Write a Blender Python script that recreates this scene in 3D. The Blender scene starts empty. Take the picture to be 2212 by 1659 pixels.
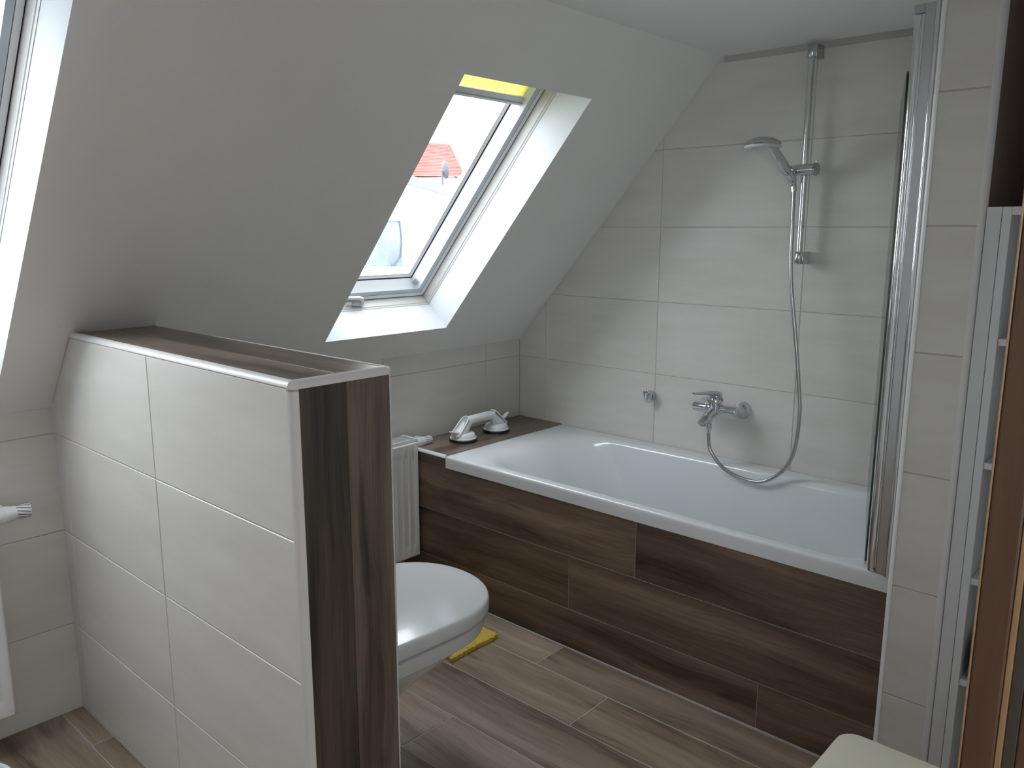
import bpy, bmesh, math, random
from mathutils import Vector, Matrix
random.seed(7)
SC = bpy.context.scene
COL = SC.collection
PI = math.pi

# ------------------------------------------------------------------ camera, world, exposure
CAMX, CAMY, CAMZ = 2.5764, -2.8919, 1.4842
YAW, PITCH, ROLL, FPX = 0.8337, -0.1877, 0.0017, 1762.1
fw = Vector((-math.cos(YAW)*math.cos(PITCH), math.sin(YAW)*math.cos(PITCH), math.sin(PITCH)))
rt = fw.cross(Vector((0, 0, 1))).normalized()
up = rt.cross(fw)
rt, up = (math.cos(ROLL)*rt + math.sin(ROLL)*up), (-math.sin(ROLL)*rt + math.cos(ROLL)*up)
cd = bpy.data.cameras.new('camera')
cam = bpy.data.objects.new('camera', cd)
COL.objects.link(cam)
cam.matrix_world = Matrix(((rt.x, up.x, -fw.x, CAMX), (rt.y, up.y, -fw.y, CAMY), (rt.z, up.z, -fw.z, CAMZ), (0, 0, 0, 1)))
cd.sensor_fit = 'HORIZONTAL'
cd.sensor_width = 36.0
cd.lens = FPX/2212*36.0
cd.clip_start = 0.02
SC.camera = cam
SC.view_settings.view_transform = 'Standard'
SC.view_settings.look = 'None'
SC.view_settings.gamma = 1.0
SC.view_settings.use_curve_mapping = False
SC.view_settings.exposure = 1.47

world = bpy.data.worlds.new('overcast_sky')
SC.world = world
world.use_nodes = True
nt = world.node_tree
nt.nodes.clear()
wo = nt.nodes.new('ShaderNodeOutputWorld')
bg = nt.nodes.new('ShaderNodeBackground')
tc = nt.nodes.new('ShaderNodeTexCoord')
sx = nt.nodes.new('ShaderNodeSeparateXYZ')
rp = nt.nodes.new('ShaderNodeValToRGB')
rp.color_ramp.elements[0].position = 0.0
rp.color_ramp.elements[0].color = (0.74, 0.79, 0.85, 1)
rp.color_ramp.elements[1].position = 0.9
rp.color_ramp.elements[1].color = (0.89, 0.93, 1.0, 1)
nt.links.new(tc.outputs['Generated'], sx.inputs[0])
nt.links.new(sx.outputs['Z'], rp.inputs[0])
nt.links.new(rp.outputs[0], bg.inputs[0])
bg.inputs[1].default_value = 4.2
nt.links.new(bg.outputs[0], wo.inputs[0])

# ------------------------------------------------------------------ measured room dimensions
ZK, XC, ZC = 0.969, 1.002, 2.113           # slope foot height, slope top x, ceiling height
SL = math.hypot(XC, ZC-ZK)
SD = Vector((XC/SL, 0, (ZC-ZK)/SL))        # up the slope
SN = Vector((-(ZC-ZK)/SL, 0, XC/SL))       # out of the room
ZA, PT, WT = 0.889, 0.302, 0.602           # a grout row, tile pitches
HY1, HY2, HX, HZ = -2.0686, -1.8315, 1.276, 1.2047
YW = -4.0                                  # far end of the room
XD = 2.40                                  # door wall
def slope_pt(y, s, off=0.0):
    p = Vector((0, y, ZK)) + SD*s + SN*off
    return p

# sky portals (guide the sampling of the sky through the two roof windows)
for yc in (-0.8705, -2.5195):
    ld = bpy.data.lights.new('sky_portal', 'AREA')
    ld.shape = 'RECTANGLE'; ld.size = 0.56; ld.size_y = 1.08
    ld.cycles.is_portal = True
    lo = bpy.data.objects.new('sky_portal', ld)
    COL.objects.link(lo)
    z = SN                                   # lamp shines along -Z of its frame, into the room
    x = Vector((0, 1, 0)); y = z.cross(x)
    p = slope_pt(yc, 0.7035, 0.30)
    lo.matrix_world = Matrix(((x.x, y.x, z.x, p.x), (x.y, y.y, z.y, p.y), (x.z, y.z, z.z, p.z), (0, 0, 0, 1)))
# portals for two openings added to the unseen hall as fill light
ld = bpy.data.lights.new('sky_portal', 'AREA'); ld.shape = 'RECTANGLE'; ld.size = 1.6; ld.size_y = 1.6; ld.cycles.is_portal = True
lo = bpy.data.objects.new('sky_portal', ld); COL.objects.link(lo)
lo.location = (3.95, -1.05, 1.25); lo.rotation_euler = (0, PI/2, 0)
ld = bpy.data.lights.new('sky_portal', 'AREA'); ld.shape = 'RECTANGLE'; ld.size = 0.8; ld.size_y = 1.1; ld.cycles.is_portal = True
lo = bpy.data.objects.new('sky_portal', ld); COL.objects.link(lo)
lo.location = (3.4, -4.05, 1.4); lo.rotation_euler = (PI/2, 0, 0)

# ------------------------------------------------------------------ mesh helpers
class MB:
    def __init__(s):
        s.v = []; s.f = []; s.m = []; s.uv = []; s.r = []
    def face(s, pts, m=0, uv=None, r=0.0):
        b = len(s.v)
        s.v += [tuple(p) for p in pts]
        s.f.append(tuple(range(b, b+len(pts)))); s.m.append(m); s.r.append(r)
        s.uv.append(uv if uv else [(0, 0)]*len(pts))
    def add(s, verts, faces, m=0):
        b = len(s.v)
        s.v += [tuple(p) for p in verts]
        for f in faces:
            s.f.append(tuple(i+b for i in f)); s.m.append(m); s.r.append(0.0); s.uv.append([(0, 0)]*len(f))
        return s
    def box(s, x0, x1, y0, y1, z0, z1, m=0):
        v = [(x0,y0,z0),(x1,y0,z0),(x1,y1,z0),(x0,y1,z0),(x0,y0,z1),(x1,y0,z1),(x1,y1,z1),(x0,y1,z1)]
        return s.add(v, [(0,3,2,1),(4,5,6,7),(0,1,5,4),(1,2,6,5),(2,3,7,6),(3,0,4,7)], m)
    def obox(s, c, ax, ay, az, m=0):
        """box about a centre with three half-axis vectors"""
        c = Vector(c); ax = Vector(ax); ay = Vector(ay); az = Vector(az)
        v = [c+ax*i+ay*j+az*k for k in (-1, 1) for (i, j) in ((-1,-1),(1,-1),(1,1),(-1,1))]
        return s.add(v, [(0,3,2,1),(4,5,6,7),(0,1,5,4),(1,2,6,5),(2,3,7,6),(3,0,4,7)], m)
    def rings(s, rings, cap0=True, cap1=True, m=0, closed=True):
        n = len(rings[0]); b = len(s.v)
        for r in rings: s.v += [tuple(p) for p in r]
        for k in range(len(rings)-1):
            for i in range(n if closed else n-1):
                j = (i+1) % n
                s.f.append((b+k*n+i, b+k*n+j, b+(k+1)*n+j, b+(k+1)*n+i)); s.m.append(m); s.r.append(0.0); s.uv.append([(0,0)]*4)
        if cap0: s.f.append(tuple(b+i for i in reversed(range(n)))); s.m.append(m); s.r.append(0.0); s.uv.append([(0,0)]*n)
        if cap1:
            o = b+(len(rings)-1)*n
            s.f.append(tuple(o+i for i in range(n))); s.m.append(m); s.r.append(0.0); s.uv.append([(0,0)]*n)
        return s
    def tube(s, path, rad, n=12, m=0, cap=True):
        P = [Vector(p) for p in path]
        R = rad if isinstance(rad, (list, tuple)) else [rad]*len(P)
        t = (P[1]-P[0]).normalized()
        ref = Vector((0,0,1)) if abs(t.z) < 0.9 else Vector((1,0,0))
        u = t.cross(ref).normalized()
        rr = []
        for k, p in enumerate(P):
            if k == 0: t = P[1]-P[0]
            elif k == len(P)-1: t = P[-1]-P[-2]
            else: t = (P[k+1]-P[k]).normalized()+(P[k]-P[k-1]).normalized()
            t = t.normalized()
            u = (u - t*u.dot(t)).normalized(); w = t.cross(u)
            rr.append([p+(u*math.cos(2*PI*i/n)+w*math.sin(2*PI*i/n))*R[k] for i in range(n)])
        return s.rings(rr, cap, cap, m)
    def lathe(s, o, axis, prof, n=32, m=0):
        """prof: list of (radius, distance along axis)"""
        o = Vector(o); a = Vector(axis).normalized()
        ref = Vector((0,0,1)) if abs(a.z) < 0.9 else Vector((1,0,0))
        u = a.cross(ref).normalized(); w = a.cross(u)
        return s.rings([[o+a*d+(u*math.cos(2*PI*i/n)+w*math.sin(2*PI*i/n))*max(r, 1e-4) for i in range(n)] for r, d in prof], True, True, m)
    def prism(s, poly, ex, m=0):
        """flat polygon extruded by a vector"""
        ex = Vector(ex); a = [Vector(p) for p in poly]
        return s.rings([a, [p+ex for p in a]], True, True, m)

def obj(name, mb, mats, parent=None, smooth=False, bevel=0, sub=0, seg=2):
    me = bpy.data.meshes.new(name)
    off = Vector((0,0,0))
    if parent is not None: off = WL[parent.name]
    me.from_pydata([tuple(Vector(v)-off) for v in mb.v], [], mb.f)
    if not isinstance(mats, (list, tuple)): mats = [mats]
    for m in mats: me.materials.append(m)
    for p, k in zip(me.polygons, mb.m): p.material_index = k
    uvl = me.uv_layers.new(name='UVMap')
    i = 0
    for p, uv in zip(me.polygons, mb.uv):
        for li, c in zip(p.loop_indices, uv): uvl.data[li].uv = c
    at = me.attributes.new('rnd', 'FLOAT', 'FACE')
    for k, r in enumerate(mb.r): at.data[k].value = r
    bm = bmesh.new(); bm.from_mesh(me)
    if bevel or sub or smooth:
        bmesh.ops.remove_doubles(bm, verts=bm.verts, dist=1e-6)
        bmesh.ops.recalc_face_normals(bm, faces=bm.faces)
    bm.to_mesh(me); bm.free()
    if smooth:
        for p in me.polygons: p.use_smooth = True
    o = bpy.data.objects.new(name, me)
    COL.objects.link(o)
    if parent is not None: o.parent = parent
    WL[o.name] = off.copy()
    if bevel:
        b = o.modifiers.new('edge', 'BEVEL'); b.width = bevel; b.segments = seg; b.limit_method = 'ANGLE'; b.angle_limit = math.radians(40)
        b.harden_normals = False
    if sub:
        q = o.modifiers.new('smooth', 'SUBSURF'); q.levels = sub; q.render_levels = sub
    if smooth and not sub:
        me.set_sharp_from_angle(angle=math.radians(42))
    return o
WL = {}
def thing(name, loc, label, cat, group=None):
    o = bpy.data.objects.new(name, None)
    COL.objects.link(o); o.location = loc; o.empty_display_size = 0.05
    WL[o.name] = Vector(loc)
    o['label'] = label; o['category'] = cat
    if group: o['group'] = group
    return o
def tag(o, label, cat, group=None):
    o['label'] = label; o['category'] = cat
    if group: o['group'] = group
    return o
def struct(o, label=None):
    o['kind'] = 'structure'
    if label: o['label'] = label
    return o

# ------------------------------------------------------------------ materials
def newmat(name):
    m = bpy.data.materials.new(name); m.use_nodes = True
    t = m.node_tree; t.nodes.clear()
    out = t.nodes.new('ShaderNodeOutputMaterial'); b = t.nodes.new('ShaderNodeBsdfPrincipled')
    t.links.new(b.outputs[0], out.inputs[0])
    return m, t, b, out
def plain(name, col, rough=0.5, metal=0.0, var=0.04, scale=6.0, bump=0.0, bscale=60.0, coat=0.0, stretch=(1,1,1), spec=0.5):
    m, t, b, out = newmat(name)
    g = t.nodes.new('ShaderNodeNewGeometry'); mp = t.nodes.new('ShaderNodeMapping'); mp.inputs['Scale'].default_value = stretch
    n = t.nodes.new('ShaderNodeTexNoise'); n.inputs['Scale'].default_value = scale; n.inputs['Detail'].default_value = 5
    r = t.nodes.new('ShaderNodeValToRGB')
    r.color_ramp.elements[0].position = 0.3; r.color_ramp.elements[1].position = 0.7
    r.color_ramp.elements[0].color = tuple(max(0, c*(1-var)) for c in col)+(1,)
    r.color_ramp.elements[1].color = tuple(min(1, c*(1+var)) for c in col)+(1,)
    t.links.new(g.outputs['Position'], mp.inputs[0]); t.links.new(mp.outputs[0], n.inputs['Vector'])
    t.links.new(n.outputs[0], r.inputs[0]); t.links.new(r.outputs[0], b.inputs['Base Color'])
    b.inputs['Roughness'].default_value = rough; b.inputs['Metallic'].default_value = metal
    b.inputs['Specular IOR Level'].default_value = spec
    if coat: b.inputs['Coat Weight'].default_value = coat; b.inputs['Coat Roughness'].default_value = 0.05
    if bump:
        n2 = t.nodes.new('ShaderNodeTexNoise'); n2.inputs['Scale'].default_value = bscale; n2.inputs['Detail'].default_value = 4
        bp = t.nodes.new('ShaderNodeBump'); bp.inputs['Strength'].default_value = bump; bp.inputs['Distance'].default_value = 0.003
        t.links.new(mp.outputs[0], n2.inputs['Vector']); t.links.new(n2.outputs[0], bp.inputs['Height']); t.links.new(bp.outputs[0], b.inputs['Normal'])
    return m
def tile_mat(name, c0, c1, rough=0.32):
    """cream stoneware tile with faint horizontal streaks; uv in metres, rnd per tile"""
    m, t, b, out = newmat(name)
    uv = t.nodes.new('ShaderNodeUVMap'); at = t.nodes.new('ShaderNodeAttribute'); at.attribute_name = 'rnd'
    sp = t.nodes.new('ShaderNodeSeparateXYZ'); cb = t.nodes.new('ShaderNodeCombineXYZ')
    mu = t.nodes.new('ShaderNodeMath'); mu.operation = 'MULTIPLY'; mu.inputs[1].default_value = 1.6
    mv = t.nodes.new('ShaderNodeMath'); mv.operation = 'MULTIPLY'; mv.inputs[1].default_value = 7.0
    mr = t.nodes.new('ShaderNodeMath'); mr.operation = 'MULTIPLY'; mr.inputs[1].default_value = 37.0
    t.links.new(uv.outputs[0], sp.inputs[0]); t.links.new(sp.outputs[0], mu.inputs[0]); t.links.new(sp.outputs[1], mv.inputs[0]); t.links.new(at.outputs['Fac'], mr.inputs[0])
    t.links.new(mu.outputs[0], cb.inputs[0]); t.links.new(mv.outputs[0], cb.inputs[1]); t.links.new(mr.outputs[0], cb.inputs[2])
    n = t.nodes.new('ShaderNodeTexNoise'); n.inputs['Scale'].default_value = 1.6; n.inputs['Detail'].default_value = 6; n.inputs['Roughness'].default_value = 0.6
    t.links.new(cb.outputs[0], n.inputs['Vector'])
    r = t.nodes.new('ShaderNodeValToRGB'); r.color_ramp.elements[0].position = 0.3; r.color_ramp.elements[1].position = 0.72
    r.color_ramp.elements[0].color = c0+(1,); r.color_ramp.elements[1].color = c1+(1,)
    t.links.new(n.outputs[0], r.inputs[0]); t.links.new(r.outputs[0], b.inputs['Base Color'])
    b.inputs['Roughness'].default_value = rough
    return m
def wood_mat(name, cols, rough=0.42, knots=True, vscale=1.0, rvar=0.35):
    """wood-look plank; u runs along the grain, v across it, rnd shifts every plank"""
    m, t, b, out = newmat(name)
    L = t.links.new
    uv = t.nodes.new('ShaderNodeUVMap'); at = t.nodes.new('ShaderNodeAttribute'); at.attribute_name = 'rnd'
    sp = t.nodes.new('ShaderNodeSeparateXYZ'); L(uv.outputs[0], sp.inputs[0])
    def math_(op, a, bb):
        q = t.nodes.new('ShaderNodeMath'); q.operation = op
        for k, x in enumerate((a, bb)):
            if isinstance(x, (int, float)): q.inputs[k].default_value = x
            else: L(x, q.inputs[k])
        return q.outputs[0]
    def comb(a, bb, c):
        q = t.nodes.new('ShaderNodeCombineXYZ')
        for k, x in enumerate((a, bb, c)):
            if isinstance(x, (int, float)): q.inputs[k].default_value = x
            else: L(x, q.inputs[k])
        return q.outputs[0]
    def noise(vec, sc, det, rough_=0.55):
        q = t.nodes.new('ShaderNodeTexNoise'); q.inputs['Scale'].default_value = sc; q.inputs['Detail'].default_value = det; q.inputs['Roughness'].default_value = rough_
        L(vec, q.inputs['Vector']); return q.outputs[0]
    rz = math_('MULTIPLY', at.outputs['Fac'], 53.0)
    u, v = sp.outputs[0], math_('MULTIPLY', sp.outputs[1], vscale)
    warp = math_('MULTIPLY', noise(comb(math_('MULTIPLY', u, 1.7), math_('MULTIPLY', v, 5.0), rz), 1.0, 3), 0.09)
    vw = math_('ADD', v, warp)
    broad = noise(comb(math_('MULTIPLY', u, 1.1), math_('MULTIPLY', vw, 13.0), rz), 1.0, 4)
    fine = noise(comb(math_('MULTIPLY', u, 7.0), math_('MULTIPLY', vw, 190.0), rz), 1.0, 5, 0.65)
    fac = math_('ADD', math_('MULTIPLY', broad, 0.70), math_('MULTIPLY', fine, 0.30))
    r = t.nodes.new('ShaderNodeValToRGB')
    e = r.color_ramp.elements
    e[0].position = 0.35; e[0].color = cols[0]+(1,)
    e[1].position = 0.65; e[1].color = cols[-1]+(1,)
    for k, c in enumerate(cols[1:-1]):
        q = e.new(0.35+0.30*(k+1)/(len(cols)-1)); q.color = c+(1,)
    L(fac, r.inputs[0])
    colr = r.outputs[0]
    if knots:
        kn = noise(comb(math_('MULTIPLY', u, 2.6), math_('MULTIPLY', vw, 9.0), math_('ADD', rz, 11.0)), 1.0, 2)
        kr = t.nodes.new('ShaderNodeValToRGB'); kr.color_ramp.elements[0].position = 0.62; kr.color_ramp.elements[1].position = 0.73
        kr.color_ramp.elements[0].color = (0,0,0,1); kr.color_ramp.elements[1].color = (1,1,1,1); L(kn, kr.inputs[0])
        mx = t.nodes.new('ShaderNodeMix'); mx.data_type = 'RGBA'; L(math_('MULTIPLY', kr.outputs[0], 0.75), mx.inputs[0]); L(colr, mx.inputs[6])
        mx.inputs[7].default_value = tuple(c*0.55 for c in cols[0])+(1,); colr = mx.outputs[2]
    # every plank a little lighter or darker
    hs = t.nodes.new('ShaderNodeHueSaturation'); L(colr, hs.inputs['Color'])
    L(math_('ADD', 1.0-rvar/2, math_('MULTIPLY', at.outputs['Fac'], rvar)), hs.inputs['Value'])
    L(hs.outputs[0], b.inputs['Base Color'])
    b.inputs['Roughness'].default_value = rough
    bp = t.nodes.new('ShaderNodeBump'); bp.inputs['Strength'].default_value = 0.12; bp.inputs['Distance'].default_value = 0.002
    L(fine, bp.inputs['Height']); L(bp.outputs[0], b.inputs['Normal'])
    return m
def glass_mat(name, tint=(1,1,1), refl=1.0):
    m = bpy.data.materials.new(name); m.use_nodes = True
    t = m.node_tree; t.nodes.clear()
    out = t.nodes.new('ShaderNodeOutputMaterial'); tr = t.nodes.new('ShaderNodeBsdfTransparent'); gl = t.nodes.new('ShaderNodeBsdfGlossy')
    lw = t.nodes.new('ShaderNodeLayerWeight'); lw.inputs[0].default_value = 0.5
    pw = t.nodes.new('ShaderNodeMath'); pw.operation = 'POWER'; pw.inputs[1].default_value = 5.0; t.links.new(lw.outputs['Facing'], pw.inputs[0])
    fr = t.nodes.new('ShaderNodeMath'); fr.operation = 'MULTIPLY_ADD'; fr.inputs[1].default_value = 0.9; fr.inputs[2].default_value = 0.035; t.links.new(pw.outputs[0], fr.inputs[0]); mx = t.nodes.new('ShaderNodeMixShader')
    nz = t.nodes.new('ShaderNodeTexNoise'); nz.inputs['Scale'].default_value = 3.0
    rr = t.nodes.new('ShaderNodeMapRange'); rr.inputs[3].default_value = 0.0; rr.inputs[4].default_value = 0.02
    t.links.new(nz.outputs[0], rr.inputs[0]); t.links.new(rr.outputs[0], gl.inputs['Roughness'])
    tr.inputs[0].default_value = tint+(1,)
    t.links.new(fr.outputs[0], mx.inputs[0]); t.links.new(tr.outputs[0], mx.inputs[1]); t.links.new(gl.outputs[0], mx.inputs[2]); t.links.new(mx.outputs[0], out.inputs[0])
    return m

M = {}
M['plaster'] = plain('white_plaster', (0.82, 0.81, 0.79), 0.85, var=0.015, scale=2.5, bump=0.12, bscale=160)
M['ceiling'] = plain('ceiling_paint', (0.84, 0.84, 0.83), 0.85, var=0.02, scale=2.5, bump=0.1, bscale=160)
M['hall'] = plain('hall_paint', (0.74, 0.71, 0.66), 0.85, var=0.02)
M['tile'] = tile_mat('cream_tile', (0.62, 0.595, 0.555), (0.70, 0.68, 0.645))
M['grout'] = plain('beige_grout', (0.50, 0.46, 0.40), 0.85, var=0.08, scale=30)
M['greygrout'] = plain('grey_grout', (0.40, 0.38, 0.35), 0.8, var=0.08, scale=30)
M['trim'] = plain('white_pvc', (0.72, 0.71, 0.70), 0.3, var=0.015)
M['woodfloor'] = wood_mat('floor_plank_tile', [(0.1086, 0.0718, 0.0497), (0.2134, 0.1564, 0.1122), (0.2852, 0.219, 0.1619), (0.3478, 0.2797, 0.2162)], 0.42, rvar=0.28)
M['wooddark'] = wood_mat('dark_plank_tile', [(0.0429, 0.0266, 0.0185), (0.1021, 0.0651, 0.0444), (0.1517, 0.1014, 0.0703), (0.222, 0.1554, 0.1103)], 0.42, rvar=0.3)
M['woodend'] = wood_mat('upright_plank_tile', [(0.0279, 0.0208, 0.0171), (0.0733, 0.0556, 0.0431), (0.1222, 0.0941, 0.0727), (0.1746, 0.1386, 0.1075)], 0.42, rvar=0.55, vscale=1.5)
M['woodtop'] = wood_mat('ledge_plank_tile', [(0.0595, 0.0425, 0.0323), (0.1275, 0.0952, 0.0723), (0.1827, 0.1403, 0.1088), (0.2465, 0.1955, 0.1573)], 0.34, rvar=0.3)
M['enamel'] = plain('white_enamel', (0.66, 0.675, 0.69), 0.12, var=0.008, spec=0.5, coat=0.3)
M['ceramic'] = plain('white_ceramic', (0.60, 0.605, 0.60), 0.14, var=0.008, coat=0.3)
M['lid'] = plain('lid_plastic', (0.63, 0.64, 0.645), 0.16, var=0.008, coat=0.2)
M['chrome'] = plain('chrome', (0.66, 0.67, 0.69), 0.09, 1.0, var=0.02)
M['satin'] = plain('satin_chrome', (0.50, 0.51, 0.53), 0.24, 1.0, var=0.03)
M['hose'] = plain('metal_hose', (0.48, 0.48, 0.49), 0.25, 1.0, var=0.04, scale=40)
M['dullplastic'] = plain('grey_plastic', (0.42, 0.44, 0.46), 0.4, var=0.02)
M['radiator'] = plain('radiator_enamel', (0.74, 0.74, 0.73), 0.3, var=0.01)
M['whiteplastic'] = plain('white_plastic', (0.76, 0.76, 0.765), 0.32, var=0.015)
M['black'] = plain('black_rubber', (0.016, 0.015, 0.02), 0.5, var=0.1)
M['darkslot'] = plain('dark_slot', (0.03, 0.03, 0.035), 0.7, var=0.1)
M['copper'] = plain('copper_pipe', (0.42, 0.20, 0.10), 0.35, 1.0, var=0.1, scale=30)
M['brass'] = plain('nickel_valve', (0.42, 0.38, 0.32), 0.3, 1.0, var=0.05)
M['sash'] = plain('window_white', (0.70, 0.71, 0.715), 0.35, var=0.01)
M['sashgrey'] = plain('window_grey', (0.36, 0.38, 0.40), 0.4, var=0.02)
M['alu'] = plain('aluminium_bar', (0.56, 0.57, 0.60), 0.4, 0.3, var=0.02)
M['glass'] = glass_mat('window_glass', (0.97, 0.985, 0.98))
M['screenglass'] = glass_mat('screen_glass', (0.93, 0.97, 0.955))
M['glassedge'] = plain('green_glass_edge', (0.008, 0.035, 0.031), 0.12, var=0.1)
M['cream'] = plain('cream_plastic', (0.72, 0.69, 0.56), 0.45, var=0.02)
M['yellowmat'] = plain('yellow_cloth', (0.62, 0.42, 0.075), 0.95, var=0.14, scale=90, bump=0.6, bscale=300)
M['unit'] = plain('white_melamine', (0.66, 0.66, 0.67), 0.4, var=0.01)
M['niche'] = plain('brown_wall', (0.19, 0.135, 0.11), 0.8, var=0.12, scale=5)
M['doorwood'] = wood_mat('orange_beech', [(0.064,0.030,0.014), (0.082,0.039,0.0185), (0.100,0.049,0.024)], 0.4, knots=False, rvar=0.1)
M['dooredge'] = plain('pale_beech', (0.24, 0.145, 0.07), 0.4, var=0.06, scale=20)  # paler beech; also colours the painted highlight on the jamb edge
M['gasket'] = plain('brown_gasket', (0.035, 0.026, 0.018), 0.6, var=0.1)
M['redroof'] = plain('red_roof_tile', (0.40, 0.085, 0.07), 0.8, var=0.15, scale=0.6)
M['render'] = plain('white_render', (0.80, 0.80, 0.78), 0.9, var=0.03, scale=0.5)
M['zinc'] = plain('zinc_flashing', (0.095, 0.108, 0.115), 0.6, var=0.1, scale=1.5)
M['slate'] = plain('blue_grey_cladding', (0.105, 0.128, 0.142), 0.7, var=0.25, scale=3.0)
M['roofgravel'] = plain('light_roof_gravel', (0.72, 0.72, 0.70), 0.9, var=0.08, scale=8)
M['ground'] = plain('street_ground', (0.35, 0.35, 0.34), 0.9, var=0.1, scale=0.4)
M['lining'] = plain('plaster_dimmed_reveal', (0.57, 0.59, 0.61), 0.8, var=0.012, scale=2.5)  # plaster copy, darkened and blued in colour to tame daylight on the reveal
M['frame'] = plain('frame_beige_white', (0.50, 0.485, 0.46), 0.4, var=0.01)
M['sashshade'] = plain('sash_shaded_blue_grey', (0.46, 0.50, 0.54), 0.4, var=0.01)  # white sash greyed: shade of the unlit room-side strip put into the colour
M['paleslate'] = plain('pale_grey_panel', (0.19, 0.22, 0.235), 0.7, var=0.15, scale=2.0)
M['joint'] = plain('beige_sealant', (0.46, 0.44, 0.41), 0.8, var=0.03)
M['sprayface'] = plain('pale_grey_plastic', (0.62, 0.64, 0.66), 0.35, var=0.02)
M['dish'] = plain('grey_dish', (0.06, 0.053, 0.066), 0.6, var=0.1)
M['palegreen'] = plain('pale_green_card', (0.36, 0.42, 0.36), 0.5, var=0.04)
def blind_mat():
    m = bpy.data.materials.new('yellow_blind_fabric'); m.use_nodes = True
    t = m.node_tree; t.nodes.clear()
    out = t.nodes.new('ShaderNodeOutputMaterial'); d = t.nodes.new('ShaderNodeBsdfDiffuse'); tr = t.nodes.new('ShaderNodeBsdfTranslucent'); mx = t.nodes.new('ShaderNodeMixShader')
    n = t.nodes.new('ShaderNodeTexNoise'); n.inputs['Scale'].default_value = 80
    r = t.nodes.new('ShaderNodeValToRGB'); r.color_ramp.elements[0].color = (0.74, 0.68, 0.12, 1); r.color_ramp.elements[1].color = (0.84, 0.78, 0.17, 1)
    t.links.new(n.outputs[0], r.inputs[0]); t.links.new(r.outputs[0], d.inputs[0]); t.links.new(r.outputs[0], tr.inputs[0])
    mx.inputs[0].default_value = 0.32
    t.links.new(d.outputs[0], mx.inputs[1]); t.links.new(tr.outputs[0], mx.inputs[2]); t.links.new(mx.outputs[0], out.inputs[0])
    return m
M['blind'] = blind_mat()

# ------------------------------------------------------------------ tiled surfaces
def clip(poly, n, c):
    out = []
    for i in range(len(poly)):
        a, b = poly[i], poly[(i+1) % len(poly)]
        da, db = n[0]*a[0]+n[1]*a[1]-c, n[0]*b[0]+n[1]*b[1]-c
        if da <= 0: out.append(a)
        if da*db < 0:
            t = da/(da-db); out.append((a[0]+(b[0]-a[0])*t, a[1]+(b[1]-a[1])*t))
    return out
def shrink(poly, d):
    res = poly
    for i in range(len(poly)):
        a, b = poly[i], poly[(i+1) % len(poly)]
        ex, ey = b[0]-a[0], b[1]-a[1]; l = math.hypot(ex, ey)
        if l < 1e-9: continue
        n = (ey/l, -ex/l)
        res = clip(res, n, n[0]*a[0]+n[1]*a[1]-d)
        if len(res) < 3: return []
    return res
def clean(poly):
    out = []
    for p in poly:
        if not out or math.hypot(p[0]-out[-1][0], p[1]-out[-1][1]) > 1e-5: out.append(p)
    if len(out) > 1 and math.hypot(out[0][0]-out[-1][0], out[0][1]-out[-1][1]) < 1e-5: out.pop()
    return out
def panel(mb, O, U, V, N, region, cells, gap=0.0028, depth=0.0016, ch=0.0014, grain='u', mt=0, mg=1):
    """tiles laid in cells, cut to a convex region (counter-clockwise in U,V)"""
    O, U, V, N = Vector(O), Vector(U), Vector(V), Vector(N)
    at = lambda p, h: O+U*p[0]+V*p[1]+N*h
    mb.face([at(p, -depth) for p in region], mg)
    for cell in cells:
        u0, v0, u1, v1 = cell[:4]
        g = gap/2
        pl = [(u0+g, v0+g), (u1-g, v0+g), (u1-g, v1-g), (u0+g, v1-g)]
        for i in range(len(region)):
            a, b = region[i], region[(i+1) % len(region)]
            ex, ey = b[0]-a[0], b[1]-a[1]; l = math.hypot(ex, ey); n = (ey/l, -ex/l)
            pl = clip(pl, n, n[0]*a[0]+n[1]*a[1])
            if len(pl) < 3: break
        pl = clean(pl)
        if len(pl) < 3: continue
        top = clean(shrink(pl, ch))
        r = cell[4] if len(cell) > 4 else random.random()
        du, dv = random.random()*9, random.random()*9
        uvf = (lambda p: (p[0]-u0+du, p[1]-v0+dv)) if grain == 'u' else (lambda p: (p[1]-v0+dv, p[0]-u0+du))
        if len(top) != len(pl):
            mb.face([at(p, 0) for p in pl], mt, [uvf(p) for p in pl], r); continue
        mb.face([at(p, 0) for p in top], mt, [uvf(p) for p in top], r)
        for i in range(len(pl)):
            j = (i+1) % len(pl)
            mb.face([at(pl[i], -depth), at(pl[j], -depth), at(top[j], 0), at(top[i], 0)], mt, [uvf(pl[i]), uvf(pl[j]), uvf(top[j]), uvf(top[i])], r)
def grid(us, vs): return [(us[i], vs[j], us[i+1], vs[j+1]) for i in range(len(us)-1) for j in range(len(vs)-1)]
ROWS = [-0.019] + [ZA+PT*k for k in (-2, -1, 0, 1, 2, 3, 4, 5)]
TM = [M['tile'], M['grout']]

# shower wall y = 0 (faces -y): U = +x, V = z, N = -y  (U x V = -y)
mb = MB()
panel(mb, (0,0,0), (1,0,0), (0,0,1), (0,-1,0), [(0,0),(XD,0),(XD,ZC),(XC,ZC),(0,ZK)], grid([0.160+WT*k for k in range(-1, 5)], ROWS))
mb.face([(-0.3,0.0022,-0.2),(4.0,0.0022,-0.2),(4.0,0.0022,2.6),(-0.3,0.0022,2.6)], 1)
struct(obj('wall_back', mb, TM))
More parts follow.
